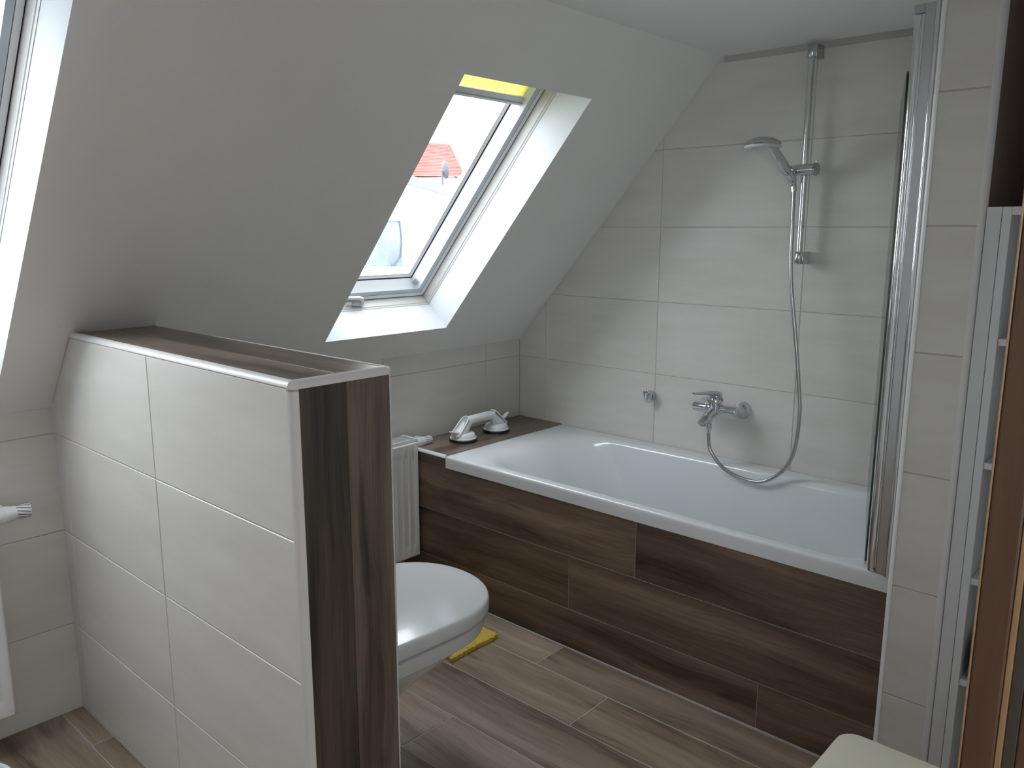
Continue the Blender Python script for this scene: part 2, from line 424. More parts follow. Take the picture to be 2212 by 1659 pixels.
# knee wall x = 0 (faces +x): U = +y, V = z, N = +x
mb = MB()
panel(mb, (0,0,0), (0,1,0), (0,0,1), (1,0,0), [(YW,0),(0,0),(0,ZK),(YW,ZK)], grid([-0.230+WT*k for k in range(-7, 2)], ROWS))
mb.face([(-0.0022,YW-0.3,-0.2),(-0.0022,0.3,-0.2),(-0.0022,0.3,ZK-0.001),(-0.0022,YW-0.3,ZK-0.001)], 1)
struct(obj('wall_left', mb, TM))
# floor z = 0, planks along x
mb = MB()
ys = [0.0, -0.7005]+[-0.907-0.2035*k for k in range(0, 17)]
joints = {1: .886, 2: 1.195, 3: 1.56, 4: .900, 5: 1.30, 6: .62, 7: .229, 8: .90}
cells = []
for k in range(len(ys)-1):
    j = joints.get(k, 0.3+0.37*k % 1.2)
    xs = [j+1.205*q for q in range(-2, 4)]
    cells += [(xs[i], ys[k+1], xs[i+1], ys[k]) for i in range(len(xs)-1)]
panel(mb, (0,0,0), (1,0,0), (0,1,0), (0,0,1), [(0,YW),(3.9,YW),(3.9,0),(0,0)], cells, gap=0.003, depth=0.001)
mb.face([(-0.3,YW-0.3,-0.0015),(4.2,YW-0.3,-0.0015),(4.2,0.3,-0.0015),(-0.3,0.3,-0.0015)], 1)
struct(obj('floor', mb, [M['woodfloor'], M['greygrout']]))
# light silicone line along the foot of the bath panel
struct(obj('trim_1', MB().box(0.0, 1.968, -0.754, -0.747, 0.0, 0.005), M['greygrout']))

# sloped wall with the two openings
W1 = (-1.1710, -0.5705, 0.1465, 1.2605)
W2 = (-2.8205, -2.2195, 0.1465, 1.2605)
mb = MB()
ysl = [YW-0.3, W2[0], W2[1], W1[0], W1[1], 0.3]; ssl = [-0.3, W1[2], W1[3], SL+0.3]
for i in range(5):
    for j in range(3):
        if j == 1 and i in (1, 3): continue
        mb.face([slope_pt(ysl[i], ssl[j]), slope_pt(ysl[i], ssl[j+1]), slope_pt(ysl[i+1], ssl[j+1]), slope_pt(ysl[i+1], ssl[j])][::-1])
struct(obj('wall_slope', mb, M['plaster']))
mb = MB(); mb.face([(XC-0.2,YW-0.3,ZC),(XC-0.2,0.3,ZC),(4.2,0.3,ZC),(4.2,YW-0.3,ZC)])
struct(obj('ceiling', mb, M['ceiling']))
# slim painted joint where the tiles meet the ceiling
struct(obj('trim_2', MB().box(XC+0.01, 1.93, -0.0035, 0.0, ZC-0.022, ZC), M['joint']))
# end wall, door wall and the hall behind the camera
mb = MB(); mb.face([(-0.3,YW,-0.2),(XD,YW,-0.2),(XD,YW,2.6),(-0.3,YW,2.6)][::-1])
struct(obj('wall_front', mb, M['plaster']))
DY0, DY1 = -3.05, -1.94
mb = MB()
mb.box(XD, XD+0.15, DY1, 0.0, 0, ZC); mb.box(XD, XD+0.15, YW, DY0, 0, ZC); mb.box(XD, XD+0.15, DY0, DY1, 2.03, ZC)
struct(obj('wall_right', mb, M['plaster']))
mb = MB()
HW = (-1.85, -0.25, 0.45, 2.05)              # opening added in the unseen hall wall to let in fill daylight
for y0_, y1_, z0_, z1_ in ((YW,HW[0],0,ZC),(HW[1],0,0,ZC),(HW[0],HW[1],0,HW[2]),(HW[0],HW[1],HW[3],ZC)): mb.face([(3.9,y0_,z0_),(3.9,y1_,z0_),(3.9,y1_,z1_),(3.9,y0_,z1_)][::-1])
mb.face([(XD+.15,0,0),(3.9,0,0),(3.9,0,ZC),(XD+.15,0,ZC)]); 
HE = (3.15, 3.8, 0.95, 1.95)                 # second added opening in its end wall, for more fill daylight
for x0_, x1_, z0_, z1_ in ((XD+.15,HE[0],0,ZC),(HE[1],3.9,0,ZC),(HE[0],HE[1],0,HE[2]),(HE[0],HE[1],HE[3],ZC)): mb.face([(x0_,YW,z0_),(x1_,YW,z0_),(x1_,YW,z1_),(x0_,YW,z1_)][::-1])
struct(obj('wall_hall', mb, M['hall']))

# ------------------------------------------------------------------ quarter-round trims
def qtrim(name, a, b, d1, d2, r=0.012, n=6, mat='trim'):
    """quarter-round edge profile from a to b; d1, d2 = directions from the outer corner into the two faces"""
    a, b, d1, d2 = Vector(a), Vector(b), Vector(d1), Vector(d2)
    prof = [d1*r+d2*r - d1*r*math.sin(PI/2*i/n) - d2*r*math.cos(PI/2*i/n) for i in range(n+1)]
    prof = prof + [d2*0+d1*r+d2*r]
    mb = MB()
    mb.rings([[a+p for p in prof], [b+p for p in prof]], True, True)
    return struct(obj(name, mb, M[mat], smooth=True))

# ------------------------------------------------------------------ half-height partition
E_ = 0.0015
mb = MB()
xs0 = (HZ-ZK)/(ZC-ZK)*XC
# tiled left face (y = HY1, faces -y)
panel(mb, (0,HY1,0), (1,0,0), (0,0,1), (0,-1,0), [(0,0),(HX-0.011,0),(HX-0.011,HZ-0.011),(xs0-0.005,HZ-0.011),(0,ZK)], grid([0.667-WT*2, 0.667-WT, 0.667, 0.667+WT, 0.667+2*WT], ROWS))
# tiled right face (y = HY2, faces +y): U = -x
panel(mb, (0,HY2,0), (-1,0,0), (0,0,1), (0,1,0), [(-(HX-0.011),0),(0,0),(0,ZK),(-(xs0-0.005),HZ-0.011),(-(HX-0.011),HZ-0.011)], grid([-0.667-WT*2, -0.667-WT, -0.667, -0.667+WT, -0.667+2*WT], ROWS))
# plank end (x = HX, faces +x), grain upright, and plank top, grain along x
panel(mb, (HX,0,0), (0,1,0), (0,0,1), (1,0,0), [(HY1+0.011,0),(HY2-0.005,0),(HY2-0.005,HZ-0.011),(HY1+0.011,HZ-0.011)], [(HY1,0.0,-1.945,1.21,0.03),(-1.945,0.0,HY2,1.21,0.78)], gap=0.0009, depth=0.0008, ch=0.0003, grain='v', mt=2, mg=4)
panel(mb, (0,0,HZ), (1,0,0), (0,1,0), (0,0,1), [(xs0-0.01,HY1+0.011),(HX-0.011,HY1+0.011),(HX-0.011,HY2-0.005),(xs0-0.01,HY2-0.005)], [(0.1,HY1,1.3,-1.954),(0.1,-1.954,1.3,HY2)], gap=0.003, mt=3, mg=1)
o = struct(obj('wall_partition', mb, [M['tile'], M['grout'], M['woodend'], M['woodtop'], M['darkslot']]))
qtrim('trim_3', (xs0-0.02,HY1-E_,HZ+E_), (HX-0.011,HY1-E_,HZ+E_), (0,1,0), (0,0,-1), 0.0135)
qtrim('trim_4', (HX+E_,HY1+0.011,HZ+E_), (HX+E_,HY2-0.004,HZ+E_), (-1,0,0), (0,0,-1), 0.0165)
qtrim('trim_5', (HX+E_,HY1-E_,0.0), (HX+E_,HY1-E_,HZ-0.012), (-1,0,0), (0,1,0), 0.0165)
qtrim('trim_6', (HX+E_,HY2+E_,0.0), (HX+E_,HY2+E_,HZ-0.004), (-1,0,0), (0,-1,0), 0.007)
qtrim('trim_7', (xs0-0.02,HY2+E_,HZ+E_), (HX,HY2+E_,HZ+E_), (0,-1,0), (0,0,-1), 0.007)
# rounded corner piece of the edge profile
mb = MB()
rc = 0.0165; cc = Vector((HX+E_-rc, HY1-E_+rc, HZ+E_-rc))
rr = []
for k in range(7):
    a = PI/2*k/6
    rr.append([cc+Vector((math.cos(a)*math.cos(b)*rc, -math.cos(a)*math.sin(b)*rc, math.sin(a)*rc)) for b in [PI/2*i/6 for i in range(7)]])
rr = [[p-Vector((0,0,0.004)) for p in rr[0]]]+rr
mb.rings(rr, False, False, closed=False)
struct(obj('trim_8', mb, M['trim'], smooth=True))

# ------------------------------------------------------------------ tiled pier at the foot of the bath
PX0, PX1, PY = 1.968, 2.102, -0.780
mb = MB()
panel(mb, (0,PY,0), (1,0,0), (0,0,1), (0,-1,0), [(PX0+0.010,0),(PX1-0.010,0),(PX1-0.010,ZC),(PX0+0.010,ZC)], grid([1.5, 2.6], ROWS))
panel(mb, (PX0,0,0), (0,-1,0), (0,0,1), (-1,0,0), [(0,0),(-PY-0.010,0),(-PY-0.010,ZC),(0,ZC)], grid([0.0, 0.602, 1.2], ROWS))
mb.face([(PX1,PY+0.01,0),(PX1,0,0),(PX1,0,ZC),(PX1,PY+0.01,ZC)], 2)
struct(obj('wall_pier', mb, [M['tile'], M['grout'], M['niche']]))
qtrim('trim_9', (PX0-E_,PY-E_,0), (PX0-E_,PY-E_,ZC), (1,0,0), (0,1,0), 0.0145)
qtrim('trim_10', (PX1+E_,PY-E_,0), (PX1+E_,PY-E_,ZC), (-1,0,0), (0,1,0), 0.0155)
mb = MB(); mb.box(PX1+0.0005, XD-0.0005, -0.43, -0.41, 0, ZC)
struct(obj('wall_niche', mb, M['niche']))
# white filler board between pier and shelf unit
struct(obj('trim_11', MB().box(2.1045, 2.1345, -0.776, -0.756, 0, 1.535), M['unit'], bevel=0.001))

# ------------------------------------------------------------------ roof windows
def sbox(mb, y0, y1, s0, s1, o0, o1, m=0):
    v = [slope_pt(y, s, o) for o in (o0, o1) for (y, s) in ((y0,s0),(y1,s0),(y1,s1),(y0,s1))]
    mb.add(v, [(0,3,2,1),(4,5,6,7),(0,1,5,4),(1,2,6,5),(2,3,7,6),(3,0,4,7)], m)
def sring(mb, prof, W, m=0):
    """profile list of (inset, offset) swept round the opening rectangle W"""
    y0, y1, s0, s1 = W
    rr = [[slope_pt(y0+i, s0+i*k, o), slope_pt(y1-i, s0+i*k, o), slope_pt(y1-i, s1-i*k, o), slope_pt(y0+i, s1-i*k, o)] for (i, o, k) in prof]
    mb.rings(rr, False, False, m)
def roof_window(n, W):
    y0, y1, s0, s1 = W
    root = bpy.data.objects.new('window_%d' % n, None); COL.objects.link(root)
    c = slope_pt((y0+y1)/2, s0, 0.19); root.location = c; WL[root.name] = Vector(c); root['kind'] = 'structure'
    mb = MB()
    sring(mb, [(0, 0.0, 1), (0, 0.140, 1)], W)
    obj('reveal', mb, M['lining'], root)  # same plaster as the slope, dimmed by colour; no separate boards
    mb = MB()
    sring(mb, [(-0.03, 0.135, 1), (0.000, 0.139, 1), (0.0015, 0.139, 1), (0.0035, 0.146, 1), (0.0055, 0.148, 1), (0.010, 0.183, 1)], W)
    obj('frame', mb, M['frame'], root)
    mb = MB()
    sring(mb, [(0.010, 0.183, 1), (0.013, 0.188, 1), (0.013, 0.181, 1)], W)
    obj('seal', mb, M['darkslot'], root)
    mb = MB()
    sring(mb, [(0.0115, 0.190, 1), (0.0125, 0.182, 1), (0.0275, 0.185, 1)], W)
    sring(mb, [(0.0278, 0.185, 1), (0.0285, 0.190, 1)], W, 1)
    sring(mb, [(0.0285, 0.192, 1), (0.0292, 0.186, 1), (0.0455, 0.190, 1)], W, 2)
    sring(mb, [(0.0455, 0.190, 0.5), (0.064, 0.236, 1.0)], W)
    sring(mb, [(0.0685, 0.240, 1.0), (0.077, 0.246, 1.0)], W)
    o = obj('sash', mb, [M['sash'], M['sashgrey'], M['sashshade']], root)
    mb = MB(); sring(mb, [(0.064, 0.236, 1.0), (0.0685, 0.240, 1.0)], W)
    sring(mb, [(0.077, 0.246, 1.0), (0.0785, 0.2468, 1.0)], W)
    obj('glazing_bead', mb, M['darkslot'], root)
    mb = MB(); sbox(mb, y0+0.07, y1-0.07, s0+0.07, s1-0.07, 0.250, 0.256)
    obj('pane', mb, M['glass'], root)
    # outside: roof skin round the window
    mb = MB(); sring(mb, [(-0.03, 0.13, 1), (-0.03, 0.27, 1), (0.074, 0.27, 1), (0.074, 0.25, 1)], W)
    obj('outer_frame', mb, M['sashgrey'], root)
    # handle on the bottom rail
    hy = y0+0.225
    mb = MB()
    hc = slope_pt(hy, s0+0.030, 0.180)
    mb.tube([slope_pt(hy-0.05, s0+0.038, 0.172), slope_pt(hy+0.012, s0+0.038, 0.168), slope_pt(hy+0.024, s0+0.033, 0.166), slope_pt(hy+0.028, s0+0.022, 0.160), slope_pt(hy+0.024, s0+0.008, 0.152)], [0.008, 0.009, 0.010, 0.0095, 0.009], 12)
    h = obj('handle', mb, M['alu'], root, smooth=True)
    mb = MB(); mb.tube([slope_pt(hy-0.016, s0+0.018, 0.160), slope_pt(hy+0.012, s0+0.018, 0.158)], 0.0085, 14)
    obj('knob', mb, M['satin'], h, smooth=True)
    # screw plug in the frame and a small corner clip
    mb = MB(); q = slope_pt(y1-0.0055, s0+0.035, 0.160); mb.lathe(q, (0,-1,0), [(0.006, 0.0), (0.006, 0.0015), (0.001, 0.0016)], 16)
    obj('screw_cap', mb, M['sashgrey'], root)
    mb = MB(); sbox(mb, y1-0.064, y1-0.054, s0+0.055, s0+0.075, 0.205, 0.222)
    obj('clip', mb, M['satin'], root)
    return root
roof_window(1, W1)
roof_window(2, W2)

# yellow roller blind at the head of the right roof window
def roller_blind(W, label):
    y0, y1, s0, s1 = W
    c = slope_pt((y0+y1)/2, s0+0.94, 0.205)
    t = thing('roller_blind', c, label, 'blind')
    ya, yb = y0+0.046, y1-0.031
    mb = MB()
    prof = [(0.9645, 0.216), (0.985, 0.2155), (1.005, 0.214), (1.025, 0.212), (1.045, 0.208), (1.065, 0.20)]
    mb.rings([[slope_pt(ya, s0+a, b), slope_pt(yb, s0+a, b)] for a, b in prof], False, False, closed=False)
    obj('fabric', mb, M['blind'], t, smooth=True)
    mb = MB(); sbox(mb, ya-0.003, yb+0.003, s0+0.930, s0+0.9640, 0.207, 0.221); sbox(mb, ya-0.003, yb+0.003, s0+0.936, s0+0.942, 0.202, 0.208)
    obj('bottom_bar', mb, M['alu'], t, bevel=0.002)
    mb = MB(); sbox(mb, yb-0.006, yb+0.004, s0+0.938, s0+0.956, 0.198, 0.207)
    obj('end_cap', mb, M['darkslot'], t)
roller_blind(W1, 'yellow roller blind drawn up at the head of the roof window by the bath')

# ------------------------------------------------------------------ bath with its tiled surround
TX0, TX1, TY0, TY1, TZ = 0.267, 1.9665, -0.747, -0.0015, 0.5955
def rrect(x0, x1, y0, y1, z, rl, rr_, nc=9, ns=10):
    """rounded rectangle, fixed point count, rl = radius at x0 end, rr_ = at x1 end"""
    pts = []
    cs = [(x1-rr_, y0+rr_, rr_, -PI/2), (x1-rr_, y1-rr_, rr_, 0), (x0+rl, y1-rl, rl, PI/2), (x0+rl, y0+rl, rl, PI)]
    for k, (cx, cy, r, a0) in enumerate(cs):
        arc = [(cx+r*math.cos(a0+PI/2*i/(nc-1)), cy+r*math.sin(a0+PI/2*i/(nc-1))) for i in range(nc)]
        nx, ny, nr, na = cs[(k+1) % 4]
        nxt = (nx+nr*math.cos(na), ny+nr*math.sin(na))
        pts += arc
        a = arc[-1]
        pts += [(a[0]+(nxt[0]-a[0])*i/(ns+1), a[1]+(nxt[1]-a[1])*i/(ns+1)) for i in range(1, ns+1)]
    return [Vector((p[0], p[1], z)) for p in pts]
t = thing('bathtub', ((TX0+TX1)/2, -0.375, 0.17), 'white enamel bathtub set in the wood-look tiled surround', 'bathtub')
mb = MB()
R_ = [rrect(TX0, TX1, TY0, TY1, TZ-0.049, .006, .006), rrect(TX0, TX1, TY0, TY1, TZ-0.047, .006, .006), rrect(TX0, TX1, TY0, TY1, TZ-0.012, .008, .008), rrect(TX0+.001, TX1-.001, TY0+.001, TY1-.001, TZ-0.005, .009, .009),
      rrect(TX0+.005, TX1-.005, TY0+.005, TY1-.005, TZ-0.0008, .011, .011), rrect(TX0+.012, TX1-.012, TY0+.012, TY1-.010, TZ, .015, .015),
      rrect(TX0+.075, 1.900, -.708, -.078, TZ-0.0005, .17, .13), rrect(TX0+.105, 1.890, -.699, -.088, TZ-0.004, .19, .13),
      rrect(TX0+.135, 1.882, -.692, -.096, TZ-0.014, .20, .13), rrect(TX0+.165, 1.876, -.687, -.101, TZ-0.032, .20, .13), rrect(TX0+.215, 1.868, -.680, -.108, TZ-0.075, .20, .13),
      rrect(TX0+.330, 1.845, -.655, -.130, TZ-0.20, .19, .13), rrect(TX0+.430, 1.820, -.632, -.152, TZ-0.31, .18, .13), rrect(TX0+.490, 1.795, -.610, -.172, TZ-0.37, .17, .12),
      rrect(TX0+.56, 1.76, -.580, -.200, TZ-0.405, .16, .11), rrect(TX0+.66, 1.70, -.530, -.25, TZ-0.418, .12, .09), rrect(TX0+.80, 1.58, -.45, -.33, TZ-0.424, .05, .05)]
mb.rings(R_, False, True)
obj('basin', mb, M['enamel'], t, smooth=True, sub=1)
mb = MB(); mb.lathe((1.52, -.39, TZ-0.4235), (0,0,1), [(0.034, -0.002), (0.034, 0.002), (0.030, 0.004), (0.001, 0.005)], 28)
obj('drain_cover', mb, M['chrome'], t, smooth=True)
mb = MB(); mb.obox((0.332, -0.040, TZ+0.0006), (0.012, 0.004, 0), (-0.001, 0.003, 0), (0,0,0.0005))
obj('sticker', mb, M['dullplastic'], t)

t = thing('bath_surround', (1.11, -0.74, 0.0), 'dark wood-look tiled bath panel with a ledge beside the knee wall', 'bath panel')
mb = MB()
PYF = -0.7445
region = [(0.0,0.003),(PX0-0.001,0.003),(PX0-0.001,TZ-0.050),(0.0,TZ-0.050)]
cells = [(-0.3,0.0,0.44,0.1505),(0.44,0.0,1.6225,0.1505),(1.6225,0.0,2.8,0.1505), (-0.3,0.1505,0.900,0.3505),(0.900,0.1505,2.1,0.3505), (-0.03,0.3505,1.1755,0.560),(1.1755,0.3505,2.4,0.560)]
panel(mb, (0,PYF,0), (1,0,0), (0,0,1), (0,-1,0), region, cells, gap=0.0014, depth=0.001, ch=0.0006)
panel(mb, (0,PYF,0), (1,0,0), (0,0,1), (0,-1,0), [(0.0,TZ-0.049),(TX0-0.0015,TZ-0.049),(TX0-0.0015,TZ-0.010),(0.0,TZ-0.010)], [(-0.2,TZ-0.05,0.6,TZ)], gap=0.001, depth=0.0008, ch=0.0004)
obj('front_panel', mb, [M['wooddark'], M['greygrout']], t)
mb = MB()
panel(mb, (0,0,TZ), (1,0,0), (0,1,0), (0,0,1), [(0.0,PYF+0.009),(TX0-0.001,PYF+0.009),(TX0-0.001,0.0),(0.0,0.0)], [(0.0,-0.75,0.27,0.4)], gap=0.001, depth=0.001, grain='v')
mb.box(0.0005, TX0-0.001, -0.735, -0.0015, TZ-0.05, TZ-0.0015, 1)
obj('ledge', mb, [M['woodtop'], M['greygrout']], t)
mb = MB(); r = 0.0115; n = 6
prof = [Vector((0, PYF-0.001+r-r*math.cos(PI/2*i/n), TZ+0.001-r+r*math.sin(PI/2*i/n))) for i in range(n+1)]+[Vector((0, PYF+r, TZ-r))]
mb.rings([[p for p in prof], [p+Vector((TX0-0.001, 0, 0)) for p in prof]], True, True)
obj('edge_trim', mb, M['trim'], t, smooth=True)

# ------------------------------------------------------------------ shower: rail, hand shower, hose, mixer, holder
RX, RY = 1.366, -0.052
t = thing('shower_rail', (RX, 0, 1.385), 'chrome shower rail upright on the tiled wall above the bath', 'shower rail')
mb = MB(); mb.tube([(RX,RY,1.370),(RX,RY,2.098)], 0.0110, 20)
obj('rail', mb, M['chrome'], t, smooth=True)
for z in (1.386, 2.077):
    mb = MB()
    mb.box(RX+0.002, RX+0.020, -0.062, -0.0005, z-0.022, z+0.022)
    mb.lathe((RX,RY,z-0.022), (0,0,1), [(0.0135,0.0),(0.015,0.002),(0.015,0.042),(0.0135,0.044)], 20)
    obj('bracket', mb, M['satin'] if z > 2 else M['chrome'], t, smooth=True, bevel=0.003)
mb = MB()
mb.tube([(1.330,-0.074,1.683),(1.345,-0.068,1.686),(1.408,-0.066,1.687)], 0.0195, 24)
sl = obj('slider', mb, M['chrome'], t, smooth=True)
mb = MB(); mb.lathe((1.407,-0.066,1.687), (1,0,0), [(0.021,0.0),(0.0225,0.002),(0.0225,0.008),(0.019,0.011),(0.001,0.012)], 24)
mb.tube([(1.411,-0.066,1.700),(1.411,-0.066,1.716)], 0.003, 8)
obj('knob', mb, M['satin'], sl, smooth=True)

HS = Vector((1.336, -0.105, 1.667))
t = thing('hand_shower', HS, 'chrome hand shower with round head held on the shower rail', 'hand shower')
h0, h1 = Vector((1.343, -0.090, 1.655)), Vector((1.324, -0.238, 1.757))
mb = MB()
d = (h1-h0)
mb.tube([h0-d.normalized()*0.010, h0+d*0.0, h0+d*0.22, h0+d*0.235, h0+d*0.25, h0+d*0.6, h0+d*0.95, h1+Vector((0,-.03,.006))], [0.012, 0.0155, 0.0180, 0.0165, 0.0185, 0.0175, 0.0155, 0.014], 18)
obj('handle', mb, M['chrome'], t, smooth=True)
mb = MB()
hc = Vector((1.300, -0.245, 1.762)); ax = Vector((-0.02, 0.02, 1)).normalized()
mb.lathe(hc, ax, [(0.058,-0.004),(0.061,0.0),(0.060,0.004),(0.050,0.014),(0.034,0.0215),(0.016,0.025),(0.001,0.026)], 40)
hd = obj('head', mb, M['chrome'], t, smooth=True)
mb = MB()
mb.lathe(hc-ax*0.0035, -ax, [(0.060,0.0),(0.0605,0.006),(0.057,0.009),(0.050,0.0095),(0.001,0.0095)], 40)
obj('spray_face', mb, M['sprayface'], hd, smooth=True)
mb = MB()
for ring, cnt in ((0.050, 18), (0.036, 12)):
    for i in range(cnt):
        a = 2*PI*i/cnt
        q = hc-ax*0.0125+Vector((math.cos(a)*ring, math.sin(a)*ring, 0)); mb.lathe(q, -ax, [(0.0022,0),(0.0016,0.003)], 8)
obj('nozzle', mb, M['dullplastic'], hd)

def spline(P, k=8):
    P = [Vector(p) for p in P]; out = []
    for i in range(len(P)-1):
        p0, p1, p2, p3 = P[max(i-1,0)], P[i], P[i+1], P[min(i+2,len(P)-1)]
        for j in range(k):
            u = j/k
            out.append(0.5*((2*p1)+(p2-p0)*u+(2*p0-5*p1+4*p2-p3)*u*u+(3*p1-p0-3*p2+p3)*u**3))
    out.append(P[-1]); return out
hp = [(1.0895,-.128,.752),(1.0885,-.128,.735),(1.0895,-.127,.692),(1.100,-.125,.645),(1.152,-.122,.589),(1.227,-.12,.5625),(1.310,-.12,.5655),(1.387,-.12,.622),(1.425,-.12,.704),(1.436,-.12,.833),(1.427,-.118,.932),(1.404,-.116,1.094),(1.368,-.110,1.315),(1.358,-.102,1.472),(1.352,-.094,1.594),(1.346,-.088,1.645)]
t = thing('shower_hose', (1.09,-.128,.735), 'looped metal shower hose hanging from hand shower to bath mixer', 'hose')
mb = MB(); mb.tube(spline(hp, 10), 0.0068, 14)
obj('hose', mb, M['hose'], t, smooth=True)
for a, b, rr0 in ((hp[0], (1.0885,-.128,.717), (.0095,.0105,.0085)), (hp[-1], (1.351,-.093,1.612), (.0095,.010,.008))):
    a, b = Vector(a), Vector(b)
    mb = MB(); mb.tube([a, a+(b-a)*0.5, b], list(rr0), 10)
    obj('coupling_nut', mb, M['chrome'], t)

MX, MY, MZ = 1.085, -0.075, 0.802
t = thing('bath_mixer', (MX, 0, MZ), 'chrome single-lever bath mixer on the tiles above the tub', 'tap')
mb = MB(); mb.tube([(0.994,MY,MZ),(0.9965,MY,MZ),(1.1715,MY,MZ),(1.174,MY,MZ)], [0.0185,0.0205,0.0205,0.0185], 28)
obj('body', mb, M['chrome'], t, smooth=True)
for x in (1.010, 1.160):
    mb = MB(); mb.lathe((x,-0.0005,MZ-0.006), (0,-1,0), [(0.035,0.0),(0.036,0.004),(0.034,0.012),(0.027,0.024),(0.019,0.034),(0.017,0.060)], 32)
    obj('escutcheon', mb, M['chrome'], t, smooth=True)
mb = MB()
mb.lathe((MX+0.004,MY-0.008,MZ-0.008), (0,-0.05,1), [(0.024,0.0),(0.024,0.030),(0.0225,0.031),(0.0225,0.033),(0.0235,0.034),(0.0235,0.044),(0.020,0.052),(0.001,0.055)], 28)
obj('cartridge_cap', mb, M['chrome'], t, smooth=True)
mb = MB()
lv = [(MX+0.010,MY+0.010,0.838,.021,.010),(MX+0.008,MY-0.004,0.853,.021,.0125),(MX-0.002,MY-0.026,0.865,.019,.010),(MX-0.012,MY-0.060,0.869,.017,.0065),(MX-0.024,MY-0.100,0.872,.0145,.0045),(MX-0.029,MY-0.120,0.8745,.011,.003)]
dirv = Vector((-0.33,-0.94,0)); sidev = Vector((0.94,-0.33,0))
mb.rings([[Vector((x,y,z))+sidev*w*math.cos(2*PI*i/16)+Vector((0,0,1))*h*math.sin(2*PI*i/16) for i in range(16)] for x,y,z,w,h in lv], True, True)
mb.lathe((MX+0.004,MY-0.006,0.8425), (0,-0.05,1), [(0.0225,0.0),(0.0235,0.002),(0.0235,0.014),(0.021,0.022),(0.014,0.027),(0.001,0.0285)], 28)
obj('lever', mb, M['satin'], t, smooth=True)
mb = MB()
sp_ = [(MX+0.002,MY-0.002,MZ-0.004,.022,.021),(MX,MY-0.030,MZ-0.014,.022,.019),(MX-0.002,MY-0.062,MZ-0.026,.020,.0155),(MX-0.004,MY-0.090,MZ-0.036,.017,.012),(MX-0.005,MY-0.102,MZ-0.042,.013,.008)]
mb.rings([[Vector((x,y,z))+Vector((1,0,0))*w*math.cos(2*PI*i/18)+Vector((0,-0.3,0.95))*h*math.sin(2*PI*i/18) for i in range(18)] for x,y,z,w,h in sp_], True, True)
spo = obj('spout', mb, M['chrome'], t, smooth=True)
mb = MB(); mb.lathe((MX-0.004,MY-0.088,MZ-0.040), (0,0,-1), [(0.0125,0.0),(0.0125,0.012),(0.0105,0.014),(0.001,0.0135)], 20)
obj('aerator', mb, M['satin'], spo, smooth=True)
mb = MB(); mb.lathe((1.090,-0.128,0.778), (0,0,-1), [(0.011,0.0),(0.011,0.018),(0.0095,0.022)], 16)
obj('hose_outlet', mb, M['chrome'], t, smooth=True)
mb = MB(); mb.lathe((MX-0.012,MY-0.050,MZ+0.010), (0,-0.2,1), [(0.005,0.0),(0.005,0.016),(0.003,0.018)], 12)
obj('diverter', mb, M['chrome'], t, smooth=True)

t = thing('shower_holder', (0.752,0,0.797), 'small chrome wall holder on the tile joint left of the bath mixer', 'wall holder')
mb = MB(); mb.lathe((0.752,-0.0005,0.797), (0,-1,0), [(0.0175,0.0),(0.0195,0.004),(0.0185,0.014),(0.016,0.020)], 24)
obj('wall_rose', mb, M['satin'], t, smooth=True)
mb = MB()
mb.rings([[Vector((0.750,-0.034,0.0))+Vector((math.cos(2*PI*i/24)*r*1.05, math.sin(2*PI*i/24)*r*0.9, z)) for i in range(24)] for r, z in ((0.010,0.772),(0.013,0.776),(0.0205,0.815),(0.020,0.820),(0.0155,0.821),(0.0125,0.800))], True, True)
obj('cradle', mb, M['chrome'], t, smooth=True)

# ------------------------------------------------------------------ bath screen
t = thing('bath_screen', (1.93,-0.742,TZ), 'chrome framed glass bath screen folded back along the tiled pier', 'shower screen')
mb = MB(); mb.box(1.9285,1.9660,-0.756,-0.724,TZ+0.001,2.000)
obj('wall_profile', mb, M['satin'], t, bevel=0.002)
mb = MB(); mb.tube([(1.9585,-0.7575,TZ+0.002),(1.9585,-0.7575,2.000)], 0.0075, 14)
obj('cover_strip', mb, M['chrome'], t, smooth=True)
mb = MB()
mb.tube([(1.9130,-0.738,TZ+0.012),(1.9130,-0.738,1.978)], 0.0130, 20)
mb.tube([(1.9245,-0.7455,TZ+0.012),(1.9245,-0.7455,1.978)], 0.0052, 12)
hg = obj('hinge_profile', mb, M['chrome'], t, smooth=True)
mb = MB(); mb.box(1.9015,1.9290,-0.752,-0.725,1.980,2.0005)
obj('top_cap', mb, M['dullplastic'], hg, bevel=0.002)
mb = MB(); mb.tube([(1.9130,-0.738,TZ+0.001),(1.9130,-0.738,TZ+0.012)], 0.0120, 18)
obj('foot', mb, M['chrome'], hg, smooth=True)
# glass, standing almost parallel to the pier, near top corner rounded
ga = Vector((1.8905,-0.712,0)); gd = Vector((-0.318,0.948,0)).normalized(); gn = Vector((gd.y,-gd.x,0))
z0, z1, L_, r = TZ+0.010, 1.872, 0.66, 0.075
out = [(0,z0),(L_,z0),(L_,z1)]+[(r-r*math.sin(PI/2*i/8), z1-r+r*math.cos(PI/2*i/8)) for i in range(9)]
mb = MB(); h = 0.0045
f0 = [ga+gd*a+Vector((0,0,b))-gn*h for a,b in out]; f1 = [p+gn*2*h for p in f0]
mb.face(f0, 0); mb.face(f1[::-1], 0)
for i in range(len(out)):
    j = (i+1) % len(out); mb.face([f0[i], f0[j], f1[j], f1[i]], 1)
obj('glass_panel', mb, [M['screenglass'], M['glassedge']], t)
mb = MB(); mb.obox(ga+gd*0.33+Vector((0,0,z0-0.004)), gd*0.33, gn*0.004, (0,0,0.004))
obj('bottom_seal', mb, M['dullplastic'], t)

